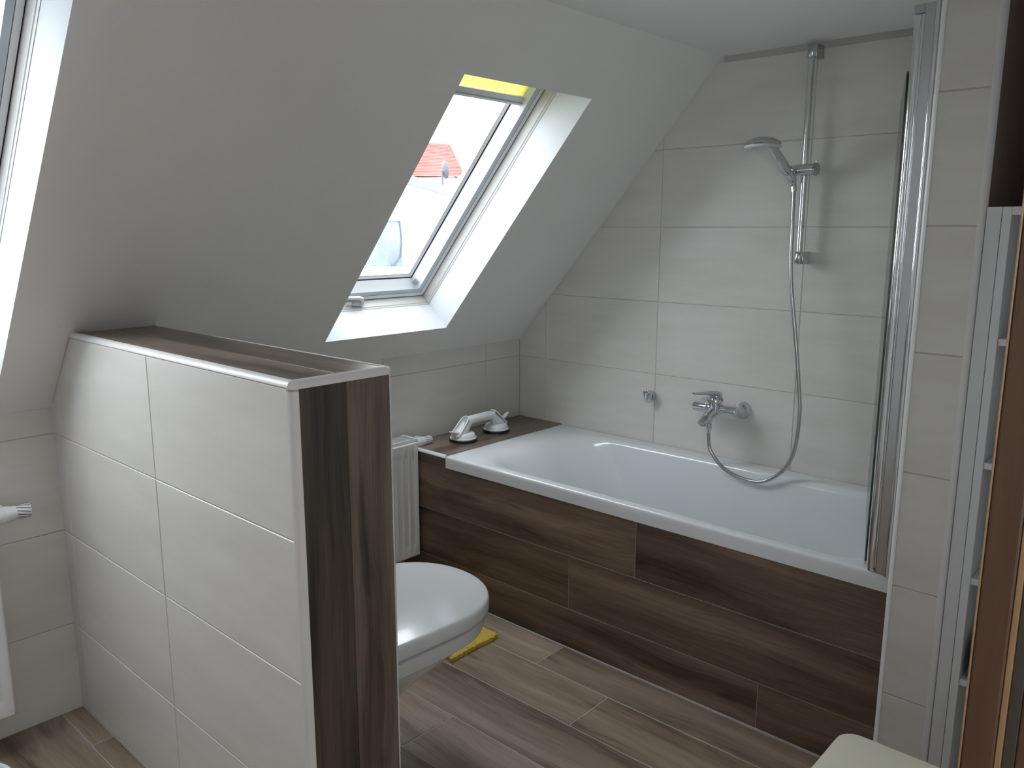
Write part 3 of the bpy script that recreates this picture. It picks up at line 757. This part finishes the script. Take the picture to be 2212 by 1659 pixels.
# ------------------------------------------------------------------ radiators
def radiator(y0, y1, z0, z1, label, xf=0.118):
    t = thing('radiator', (0.07, (y0+y1)/2, z0), label, 'radiator', 'flat panel radiators on the knee wall')
    mb = MB()
    pitch = 0.0333; n = int((y1-y0-0.03)/pitch)
    cols = [(y0, 0), (y0+0.004, 1)]
    ys_ = (y0+y1)/2-n*pitch/2
    for k in range(n):
        c = ys_+pitch*(k+0.5)
        cols += [(c-0.0105, 1), (c-0.0065, 2), (c+0.0065, 2), (c+0.0105, 1)]
    cols += [(y1-0.004, 1), (y1, 0)]
    rows = [(z0, 0), (z0+0.004, 1), (z0+0.046, 1), (z0+0.054, 2), (z1-0.066, 2), (z1-0.056, 1), (z1-0.016, 1), (z1-0.012, 0)]
    dep = lambda a, b: xf-0.004 if (a == 0 or b == 0) else (xf-0.0045 if (a == 2 and b == 2) else xf)
    rr = [[Vector((dep(a, b), y, z)) for (y, a) in cols] for (z, b) in rows]
    mb.rings(rr, False, False, closed=False)
    mb.box(xf-0.016, xf-0.004, y0, y1, z0, z1-0.012)
    obj('front_panel', mb, M['radiator'], t, smooth=True)
    mb = MB(); mb.box(0.030, 0.042, y0+0.002, y1-0.002, z0, z1-0.014)
    obj('rear_panel', mb, M['radiator'], t, bevel=0.002)
    mb = MB(); 
    for k in range(int((y1-y0-0.04)/0.025)):
        c = y0+0.02+0.025*k; mb.box(0.043, xf-0.0165, c, c+0.0012, z0+0.03, z1-0.04)
    obj('fins', mb, M['radiator'], t)
    mb = MB()
    mb.box(xf-0.014, xf-0.007, y0+0.003, y1-0.003, z1-0.011, z1); mb.box(0.031, 0.038, y0+0.003, y1-0.003, z1-0.011, z1)
    for k in range(7):
        c = 0.044+k*(xf-0.065)/6; mb.box(c, c+0.0045, y0+0.005, y1-0.018, z1-0.006, z1-0.001)
    for k in range(int((y1-y0)/0.09)):
        c = y0+0.05+0.09*k; mb.box(0.038, xf-0.013, c, c+0.006, z1-0.010, z1-0.004)
    obj('top_grille', mb, M['radiator'], t)
    for ya, yb in ((y0-0.0012, y0), (y1, y1+0.0012)):
        mb = MB(); mb.box(0.030, xf-0.005, ya, yb, z0+0.004, z1-0.006)
        obj('side_cover', mb, M['radiator'], t)
    for ya, yb in ((y1-0.016, y1+0.001), (y0-0.001, y0+0.016)): obj('end_clip', MB().box(0.028, xf-0.004, ya, yb, z1-0.008, z1+0.003), M['radiator'], t, bevel=0.002)
    for yb in (y0+0.1, y1-0.1):
        mb = MB(); mb.box(0.0005, 0.030, yb-0.015, yb+0.015, z0+0.06, z1-0.08)
        obj('wall_bracket', mb, M['radiator'], t)
    # thermostat valve at the right end
    vz = z1-0.030; vx = 0.072
    mb = MB()
    mb.lathe((vx, y1+0.0015, vz), (0,1,0), [(0.011,0.0),(0.011,0.012),(0.016,0.013),(0.016,0.020)], 20)
    va = obj('valve', mb, M['brass'], t, smooth=True)
    mb = MB()
    mb.lathe((vx, y1+0.017, vz), (0,1,0), [(0.017,0.0),(0.0235,0.002),(0.0245,0.008),(0.0245,0.021),(0.0238,0.022),(0.0240,0.024),(0.0225,0.034),(0.0195,0.046),(0.0192,0.060),(0.0200,0.080),(0.0190,0.088),(0.014,0.092),(0.001,0.093)], 32)
    mb.obox((vx, y1+0.030, vz+0.0255), (0.005,0,0), (0,0.008,0), (0,0,0.003))
    th = obj('thermostat_head', mb, M['whiteplastic'], t, smooth=True)
    mb = MB()
    for k in range(12):
        a0 = 2*PI*k/12; pth = []
        for i in range(7):
            u = i/6; a = a0+u*0.55; d_ = 0.052+u*0.034; r_ = 0.0186+0.0008*u
            pth.append(Vector((vx+math.sin(a)*r_, y1+0.017+d_, vz+math.cos(a)*r_)))
        mb.tube(pth, 0.0013, 6)
    obj('grip_slots', mb, M['darkslot'], th)
    # connection pipes
    for k, yp in enumerate((y1-0.055, y1-0.105)):
        mb = MB(); mb.tube([(0.072, yp, z0+0.001), (0.072, yp, z0-0.030), (0.060, yp, z0-0.045), (0.030, yp, z0-0.048), (0.0005, yp, z0-0.048)], 0.0075, 12)
        mb.lathe((0.072, yp, z0), (0,0,-1), [(0.012,0.0),(0.012,0.010),(0.010,0.014)], 6)
        obj('pipe', mb, M['copper'], t, smooth=True)
radiator(-1.55, -0.7535, 0.140, 0.640, 'white radiator behind the toilet beside the bath panel')
radiator(-3.08, -2.280, 0.124, 0.728, 'white radiator cut by the picture edge below the other roof window')

# ------------------------------------------------------------------ toilet on the partition
TCX = 0.892
t = thing('toilet', (TCX, HY2, 0.09), 'white wall-hung toilet with closed lid mounted on the tiled half wall', 'toilet')
def dshape(w, yb, yn, z, wb=None, b=None, n=28, cx=TCX, e=2.15):
    """D outline: back at yb (half width wb), nose at yn"""
    wb = w if wb is None else wb
    b = min(0.235, (yn-yb)*0.5) if b is None else b
    yc = yn-b
    pts = [Vector((cx+wb, yb, z)), Vector((cx+wb+(w-wb)*0.45, yb+(yc-yb)*0.33, z)), Vector((cx+wb+(w-wb)*0.8, yb+(yc-yb)*0.66, z))]
    for i in range(n+1):
        a = PI*i/n
        c, s_ = math.cos(a), math.sin(a)
        pts.append(Vector((cx+w*math.copysign(abs(c)**(2/e), c), yc+b*abs(s_)**(2/e), z)))
    pts += [Vector((cx-wb-(w-wb)*0.8, yb+(yc-yb)*0.66, z)), Vector((cx-wb-(w-wb)*0.45, yb+(yc-yb)*0.33, z)), Vector((cx-wb, yb, z))]
    return pts
YB, YN = HY2+0.001, -1.252
mb = MB()
mb.rings([dshape(w, YB, yn, z, wb) for w, yn, z, wb in ((.104,-1.700,.060,.104),(.110,-1.680,.075,.110),(.110,-1.66,.11,.108),(.108,-1.63,.15,.108),(.108,-1.59,.20,.108),(.115,-1.52,.240,.115),(.130,-1.45,.268,.13),(.158,-1.382,.303,.155),(.187,-1.328,.336,.18),(.206,-1.293,.358,.195),(.214,-1.282,.366,.20),(.2225,-1.270,.371,.205),(.2265,-1.263,.400,.207),(.226,-1.264,.4095,.206),(.221,-1.269,.4125,.203))], True, True)
obj('bowl', mb, M['ceramic'], t, smooth=True)
mb = MB(); mb.rings([dshape(.211,YB+.06,-1.279,.4127,.192), dshape(.211,YB+.06,-1.279,.4205,.192)], True, True)
obj('seat', mb, M['lid'], t)
mb = MB()
mb.rings([dshape(.229,YB+.045,-1.257,.4207,.207), dshape(.232,YB+.045,YN,.425,.21), dshape(.2318,YB+.045,YN-.0005,.449,.2095), dshape(.230,YB+.045,YN-.002,.4555,.2085), dshape(.2265,YB+.047,YN-.0055,.4595,.205), dshape(.221,YB+.05,YN-.011,.4612,.20), dshape(.205,YB+.06,YN-.027,.4622,.185), dshape(.150,YB+.10,YN-.08,.4640,.13), dshape(.06,YB+.2,YN-.18,.4648,.05)], True, True)
obj('lid', mb, M['lid'], t, smooth=True)
for sx_ in (-0.08, 0.08):
    mb = MB(); mb.lathe((TCX+sx_-0.016, YB+0.028, 0.428), (1,0,0), [(0.011,0.0),(0.012,0.002),(0.012,0.030),(0.011,0.032)], 16)
    obj('hinge', mb, M['chrome'], t, smooth=True)
mb = MB(); mb.box(TCX-0.123, TCX+0.123, HY2+0.002, HY2+0.014, 0.98, 1.144)
fp = tag(obj('flush_plate', mb, M['whiteplastic'], bevel=0.003), 'white flush plate on the half wall above the toilet', 'flush plate')

# yellow mat on the floor beside the toilet
mb = MB()
nx, ny = 18, 26
X0, X1, Y0, Y1 = 0.20, 0.668, -1.098, -0.862
jit = lambda s: (random.random()-0.5)*s
top = [[None]*(ny+1) for _ in range(nx+1)]
for i in range(nx+1):
    for j in range(ny+1):
        e = (i in (0, nx)) or (j in (0, ny))
        x = X0+(X1-X0)*i/nx+(jit(0.010) if e else 0); y = Y0+(Y1-Y0)*j/ny+(jit(0.010) if e else 0)
        top[i][j] = Vector((x, y, 0.023+jit(0.003)-(0.007 if e else 0)))
idx = lambda i, j: i*(ny+1)+j
vs = [top[i][j] for i in range(nx+1) for j in range(ny+1)]
fs = [(idx(i,j), idx(i+1,j), idx(i+1,j+1), idx(i,j+1)) for i in range(nx) for j in range(ny)]
nb = len(vs)
edge = [(i,0) for i in range(nx+1)]+[(nx,j) for j in range(1,ny+1)]+[(i,ny) for i in range(nx-1,-1,-1)]+[(0,j) for j in range(ny-1,0,-1)]
vs += [Vector((top[i][j].x, top[i][j].y, 0.001)) for i,j in edge]
fs += [(idx(*edge[k]), nb+k, nb+(k+1)%len(edge), idx(*edge[(k+1)%len(edge)])) for k in range(len(edge))]
mb.add(vs, fs)
o = obj('bath_mat', mb, M['yellowmat'], smooth=True)
tag(o, 'thick yellow mat lying on the floor planks behind the toilet bowl', 'mat')

# ------------------------------------------------------------------ suction grab handle on the ledge
c1, c2 = Vector((0.150,-0.528,TZ)), Vector((0.141,-0.314,TZ))
t = thing('grab_handle', (c1+c2)/2, 'white suction grab handle with two cups standing on the bath ledge', 'grab handle')
dn = (c2-c1).normalized(); sd = Vector((dn.y,-dn.x,0))
for c, inn in ((c1, dn), (c2, -dn)):
    mb = MB(); mb.lathe(c+Vector((0,0,0.0003)), (0,0,1), [(0.054,0.0),(0.0595,0.001),(0.0595,0.010),(0.056,0.0125),(0.001,0.0125)], 40)
    cup = obj('suction_cup', mb, M['black'], t, smooth=True)
    mb = MB(); mb.lathe(c+Vector((0,0,0.0125)), (0,0,1), [(0.057,0.0),(0.057,0.004),(0.053,0.0065),(0.052,0.012),(0.048,0.021),(0.043,0.024),(0.001,0.0245)], 40)
    obj('cup_housing', mb, M['whiteplastic'], cup, smooth=True)
    # hollow riser: outer shell lofted from the housing to the bar
    mb = MB(); rr = []
    for k in range(9):
        u = k/8
        cen = c-inn*0.030*(1-u)**1.3+inn*0.034*u+Vector((0,0,0.030+0.048*u))
        la = 0.032*(1-u)+0.0195*u; lb = 0.0265*(1-u)+0.0195*u
        tilt = u*PI/2.3
        ax1 = (inn*math.cos(tilt)-Vector((0,0,1))*math.sin(tilt))
        rr.append([cen+ax1*la*math.cos(2*PI*i/24)+sd*lb*math.sin(2*PI*i/24) for i in range(24)])
    mb.rings(rr, True, True)
    obj('riser', mb, M['whiteplastic'], cup, smooth=True)
    # raised rim of the finger slot on the outer side
    mb = MB(); q = []
    o0 = c-inn*0.046+Vector((0,0,0.037)); o1 = c+inn*0.010+Vector((0,0,0.090))
    ud = (o1-o0); nrm = ud.normalized().cross(sd).normalized()
    if nrm.z < 0: nrm = -nrm
    for i in range(13):
        a = PI*i/12
        q.append(o1+sd*0.019*math.cos(a)+ud.normalized()*0.017*math.sin(a))
    q = [o0+sd*0.024]+[o0+sd*0.022+ud*0.5]+q+[o0-sd*0.022+ud*0.5]+[o0-sd*0.024]
    mb.tube(q, 0.0034, 8)
    obj('slot_rim', mb, M['whiteplastic'], cup, smooth=True)
    mb = MB()
    poly = [o0+sd*0.022, o0-sd*0.022]+[o1-sd*0.017*math.cos(PI*i/8)+ud.normalized()*0.014*math.sin(PI*i/8) for i in range(9)]
    mb.face([p-nrm*0.002 for p in poly])
    obj('slot_recess', mb, M['dullplastic'], cup)
    # release lever
    mb = MB()
    lvp = [(0.018,0.046,.013,.005),(0.034,0.044,.015,.005),(0.050,0.045,.017,.0052),(0.066,0.049,.0165,.0048),(0.076,0.052,.012,.0035)]
    if inn is not dn: lvp = [(a*1.05, z_+0.006+0.016*max(0,(a-0.03)/0.05), w*0.62, h_) for a, z_, w, h_ in lvp]
    mb.rings([[c-inn*a+Vector((0,0,z_))+sd*w*math.cos(2*PI*i/16)+Vector((0,0,1))*h_*math.sin(2*PI*i/16) for i in range(16)] for a, z_, w, h_ in lvp], True, True)
    obj('release_lever', mb, M['whiteplastic'], cup, smooth=True)
mb = MB(); mb.tube([c1+dn*0.022+Vector((0,0,0.078)), c1+dn*0.05+Vector((0,0,0.082)), c2-dn*0.05+Vector((0,0,0.082)), c2-dn*0.022+Vector((0,0,0.078))], 0.0195, 24)
obj('grip_bar', mb, M['whiteplastic'], t, smooth=True)

# ------------------------------------------------------------------ shelf unit, box, stool, bin, door frame
UX0, UX1, UY0, UY1, UZ = 2.1365, 2.396, -0.780, -0.440, 1.535
t = thing('shelf_unit', ((UX0+UX1)/2, -0.6, 0), 'tall white open shelf unit standing in the niche beside the tiled pier', 'shelf unit')
for x0, x1 in ((UX0, UX0+0.018), (UX1-0.018, UX1)):
    obj('side_panel', MB().box(x0, x1, UY0, UY1, 0, UZ), M['unit'], t, bevel=0.001)
obj('top_board', MB().box(UX0+0.0182, UX1-0.0182, UY0, UY1, UZ-0.018, UZ), M['unit'], t, bevel=0.001)
obj('back_panel', MB().box(UX0+0.0182, UX1-0.0182, UY1-0.006, UY1, 0.02, UZ-0.019), M['unit'], t)
for z in (1.240, 0.947, 0.657, 0.391, 0.09):
    obj('shelf', MB().box(UX0+0.0184, UX1-0.0184, UY0+0.004, UY1-0.007, z-0.016, z), M['unit'], t, bevel=0.001)
obj('plinth', MB().box(UX0+0.0184, UX1-0.0184, UY0+0.02, UY0+0.035, 0.0, 0.073), M['unit'], t)
t = thing('toiletry_box', (2.21,-0.72,0.391), 'pale green box with dark edge on the lower shelf of the white unit', 'box')
obj('carton', MB().box(2.180, 2.245, -0.770, -0.660, 0.3915, 0.492), M['palegreen'], t, bevel=0.002)
obj('edge_strip', MB().box(2.1775, 2.1798, -0.771, -0.66, 0.3915, 0.492), M['darkslot'], t)

SX0, SX1, SY0, SY1, SH = 2.046, 2.370, -1.60, -1.264, 0.452
t = thing('stool', (2.217,-1.45,0), 'cream stool with rounded seat standing on the floor before the pier', 'stool')
mb = MB()
mb.rings([rrect(SX0+.010,SX1-.010,SY0+.010,SY1-.010,SH-.032,.035,.035,7,4), rrect(SX0+.002,SX1-.002,SY0+.002,SY1-.002,SH-.029,.040,.040,7,4), rrect(SX0,SX1,SY0,SY1,SH-.022,.042,.042,7,4), rrect(SX0+.001,SX1-.001,SY0+.001,SY1-.001,SH-.010,.041,.041,7,4), rrect(SX0+.005,SX1-.005,SY0+.005,SY1-.005,SH-.003,.038,.038,7,4), rrect(SX0+.014,SX1-.014,SY0+.014,SY1-.014,SH-.0005,.03,.03,7,4), rrect(SX0+.06,SX1-.06,SY0+.06,SY1-.06,SH,.02,.02,7,4)], True, True)
obj('seat', mb, M['cream'], t, smooth=True)
for ix in (0, 1):
    for iy in (0, 1):
        tx_, ty_ = (SX0+0.045, SX1-0.045)[ix], (SY0+0.045, SY1-0.045)[iy]
        mb = MB(); mb.tube([(tx_, ty_, SH-0.031), (tx_+(-.012, .008)[ix], ty_+(-.012, .012)[iy], 0.012), (tx_+(-.012, .008)[ix], ty_+(-.012, .012)[iy], 0.001)], [0.017, 0.014, 0.013], 14)
        obj('leg', mb, M['cream'], t, smooth=True)

mb = MB()
bc = Vector((0.440,-2.495,0.001))
mb.lathe(bc, (0,0,1), [(0.085,0.0),(0.09,0.004),(0.105,0.150),(0.111,0.153),(0.111,0.163),(0.102,0.165),(0.098,0.157),(0.085,0.012),(0.001,0.011)], 40)
tag(obj('waste_bin', mb, M['whiteplastic'], smooth=True), 'round white waste bin rim at the lower edge near the cut-off radiator', 'bin')

JY = -1.97
d1 = bpy.data.objects.new('door_1', None); COL.objects.link(d1); d1.location = (XD+0.07, JY, 0); WL[d1.name] = Vector(d1.location); d1['kind'] = 'structure'
def boardz(name, x0, x1, y0, y1, z0, z1, mat, bev=0.002):
    mb = MB()
    mb.box(x0, x1, y0, y1, z0, z1)
    for k in range(len(mb.f)):
        mb.uv[k] = [(mb.v[i][2], mb.v[i][0]+mb.v[i][1]) for i in mb.f[k]]
    return obj(name, mb, M[mat], d1, bevel=bev)
boardz('jamb', XD+0.0023, XD+0.0335, JY, DY1+0.001, 0, 2.03, 'doorwood', 0.003)
boardz('jamb_edge_highlight', XD, XD+0.0022, JY-0.0004, DY1+0.001, 0, 2.03, 'dooredge', 0.001)  # pale sliver: highlight of the rounded edge put into the colour
boardz('rebate_strip', XD+0.0336, XD+0.0395, JY+0.001, DY1+0.001, 0, 2.03, 'dooredge', 0.001)
boardz('gasket', XD+0.0396, XD+0.0510, JY+0.004, DY1+0.001, 0, 2.03, 'gasket', 0.001)
boardz('lining', XD+0.0511, XD+0.155, JY+0.006, DY1+0.001, 0, 2.03, 'doorwood')
boardz('opposite_jamb', XD-0.002, XD+0.155, DY0-0.001, DY0+0.03, 0, 2.03, 'doorwood')
boardz('head_lining', XD-0.002, XD+0.155, DY0+0.031, JY-0.001, 2.0, 2.029, 'doorwood')

# ------------------------------------------------------------------ what stands outside
GZ = -6.0
mb = MB(); mb.face([(-60,-30,GZ),(-0.6,-30,GZ),(-0.6,60,GZ),(-60,60,GZ)])
struct(obj('ground', mb, M['ground']))
# red-roofed house
t = thing('house', (-23,15,GZ), 'white house with a red tiled gable roof seen far beyond the roof window', 'house')
mb = MB(); mb.prism([Vector((-20.1,8.2,GZ)),Vector((-20.1,19.1,GZ)),Vector((-20.1,19.1,3.36)),Vector((-20.1,8.2,2.85))], (-1.4,0,0))
obj('walls', mb, M['render'], t)
mb = MB()
A, B, C_, D_ = Vector((-20,8.0,2.92)), Vector((-20,19.29,3.446)), Vector((-21.6,19.33,3.446)), Vector((-21.6,8.0,2.92))
R0, R1 = Vector((-20.8,8.0,4.42)), Vector((-20.8,19.33,4.62))
mb.face([A,B,R1,R0]); mb.face([B,C_,R1]); mb.face([C_,D_,R0,R1]); mb.face([D_,A,R0]); mb.face([D_,C_,B,A])
rf = obj('roof', mb, M['redroof'], t)
mb = MB()
nrow, ncol = 22, 60
for k in range(1, nrow):
    u = k/nrow; a = A.lerp(R0, u); b = B.lerp(R1, u); mb.tube([a+Vector((0.015,0,0.008)), b+Vector((0.015,0,0.008))], 0.016, 5)
obj('tile_course', mb, M['redroof'], rf)
mb = MB(); mb.tube([R0, R1], 0.05, 8); mb.tube([R1, B], 0.045, 8)
obj('ridge', mb, M['redroof'], rf)
# nearer white house with a low sloping verge
t = thing('house', (-11,6,GZ), 'plain white house wall with a grey sloping verge below the red roof', 'house')
mb = MB()
poly = [Vector((-9.0,0.5,GZ)),Vector((-9.0,11.0,GZ)),Vector((-9.0,11.0,1.62)),Vector((-9.0,0.5,3.36))]
mb.prism(poly, (-4,0,0)); obj('walls', mb, M['render'], t)
mb = MB()
poly = [Vector((-8.90,0.2,3.40)),Vector((-8.90,11.3,1.56)),Vector((-8.90,11.3,1.72)),Vector((-8.90,0.2,3.56))]
mb.prism(poly, (-4.2,0,0)); obj('verge', mb, M['zinc'], t)
# satellite dish on the verge
t = thing('satellite_dish', (-10.2,9.03,2.105), 'grey satellite dish on a pole in front of the red roof', 'satellite dish')
mb = MB(); mb.tube([(-10.2,9.03,2.105),(-10.2,9.03,2.66)], 0.022, 10)
obj('pole', mb, M['dish'], t, smooth=True)
mb = MB(); mb.lathe((-10.16,9.07,2.69), (0.36,0.93,0.12), [(0.001,-0.05),(0.10,-0.04),(0.19,0.0),(0.182,0.005),(0.10,-0.03),(0.001,-0.04)], 28)
obj('reflector', mb, M['dish'], t, smooth=True)
mb = MB(); mb.tube([(-10.18,9.05,2.53),(-10.05,9.32,2.54)], 0.012, 8); mb.lathe((-10.05,9.32,2.54), (-0.5,-0.8,0.3), [(0.03,0.0),(0.03,0.07),(0.01,0.08)], 12)
obj('feed_arm', mb, M['dish'], t)
# flat roof terrace with a blue-grey clad chimney
tag(obj('terrace', MB().box(-8.6, -4.2, 1.0, 9.5, GZ, 0.95), M['roofgravel']), 'pale flat roof of the neighbouring building below the roof window', 'flat roof')
t = thing('chimney', (-7,5.2,0.95), 'blue-grey clad chimney on the pale flat roof outside the roof window', 'chimney')
obj('stack', MB().box(-7.3, -6.75, 4.685, 4.985, 0.95, 1.60), M['slate'], t, bevel=0.01)
obj('cap', MB().box(-7.34, -6.70, 4.66, 5.05, 1.605, 1.645), M['render'], t)
mb = MB(); mb.box(-6.745, -6.695, 4.99, 5.045, 0.95, 1.604); obj('post', mb, M['render'], t)
mb = MB(); mb.tube([(-6.738,4.93,1.60),(-6.738,4.965,1.45),(-6.738,4.97,1.25),(-6.738,4.94,1.08),(-6.738,4.84,0.985),(-6.72,4.76,0.960)], 0.008, 8); obj('cable', mb, M['dish'], t)
mb = MB(); mb.obox((-6.50,4.98,0.973), (0.07,0.0,0), (0.03,0.22,0), (0,0,0.022))
tag(obj('board', mb, M['zinc']), 'loose grey board lying on the flat roof before the chimney', 'board')
mb = MB(); mb.box(-8.5, -8.42, 6.55, 7.4, 0.95, 1.66)
tag(obj('screen_wall', mb, M['paleslate']), 'pale blue-grey screen standing behind the chimney on the flat roof', 'screen')
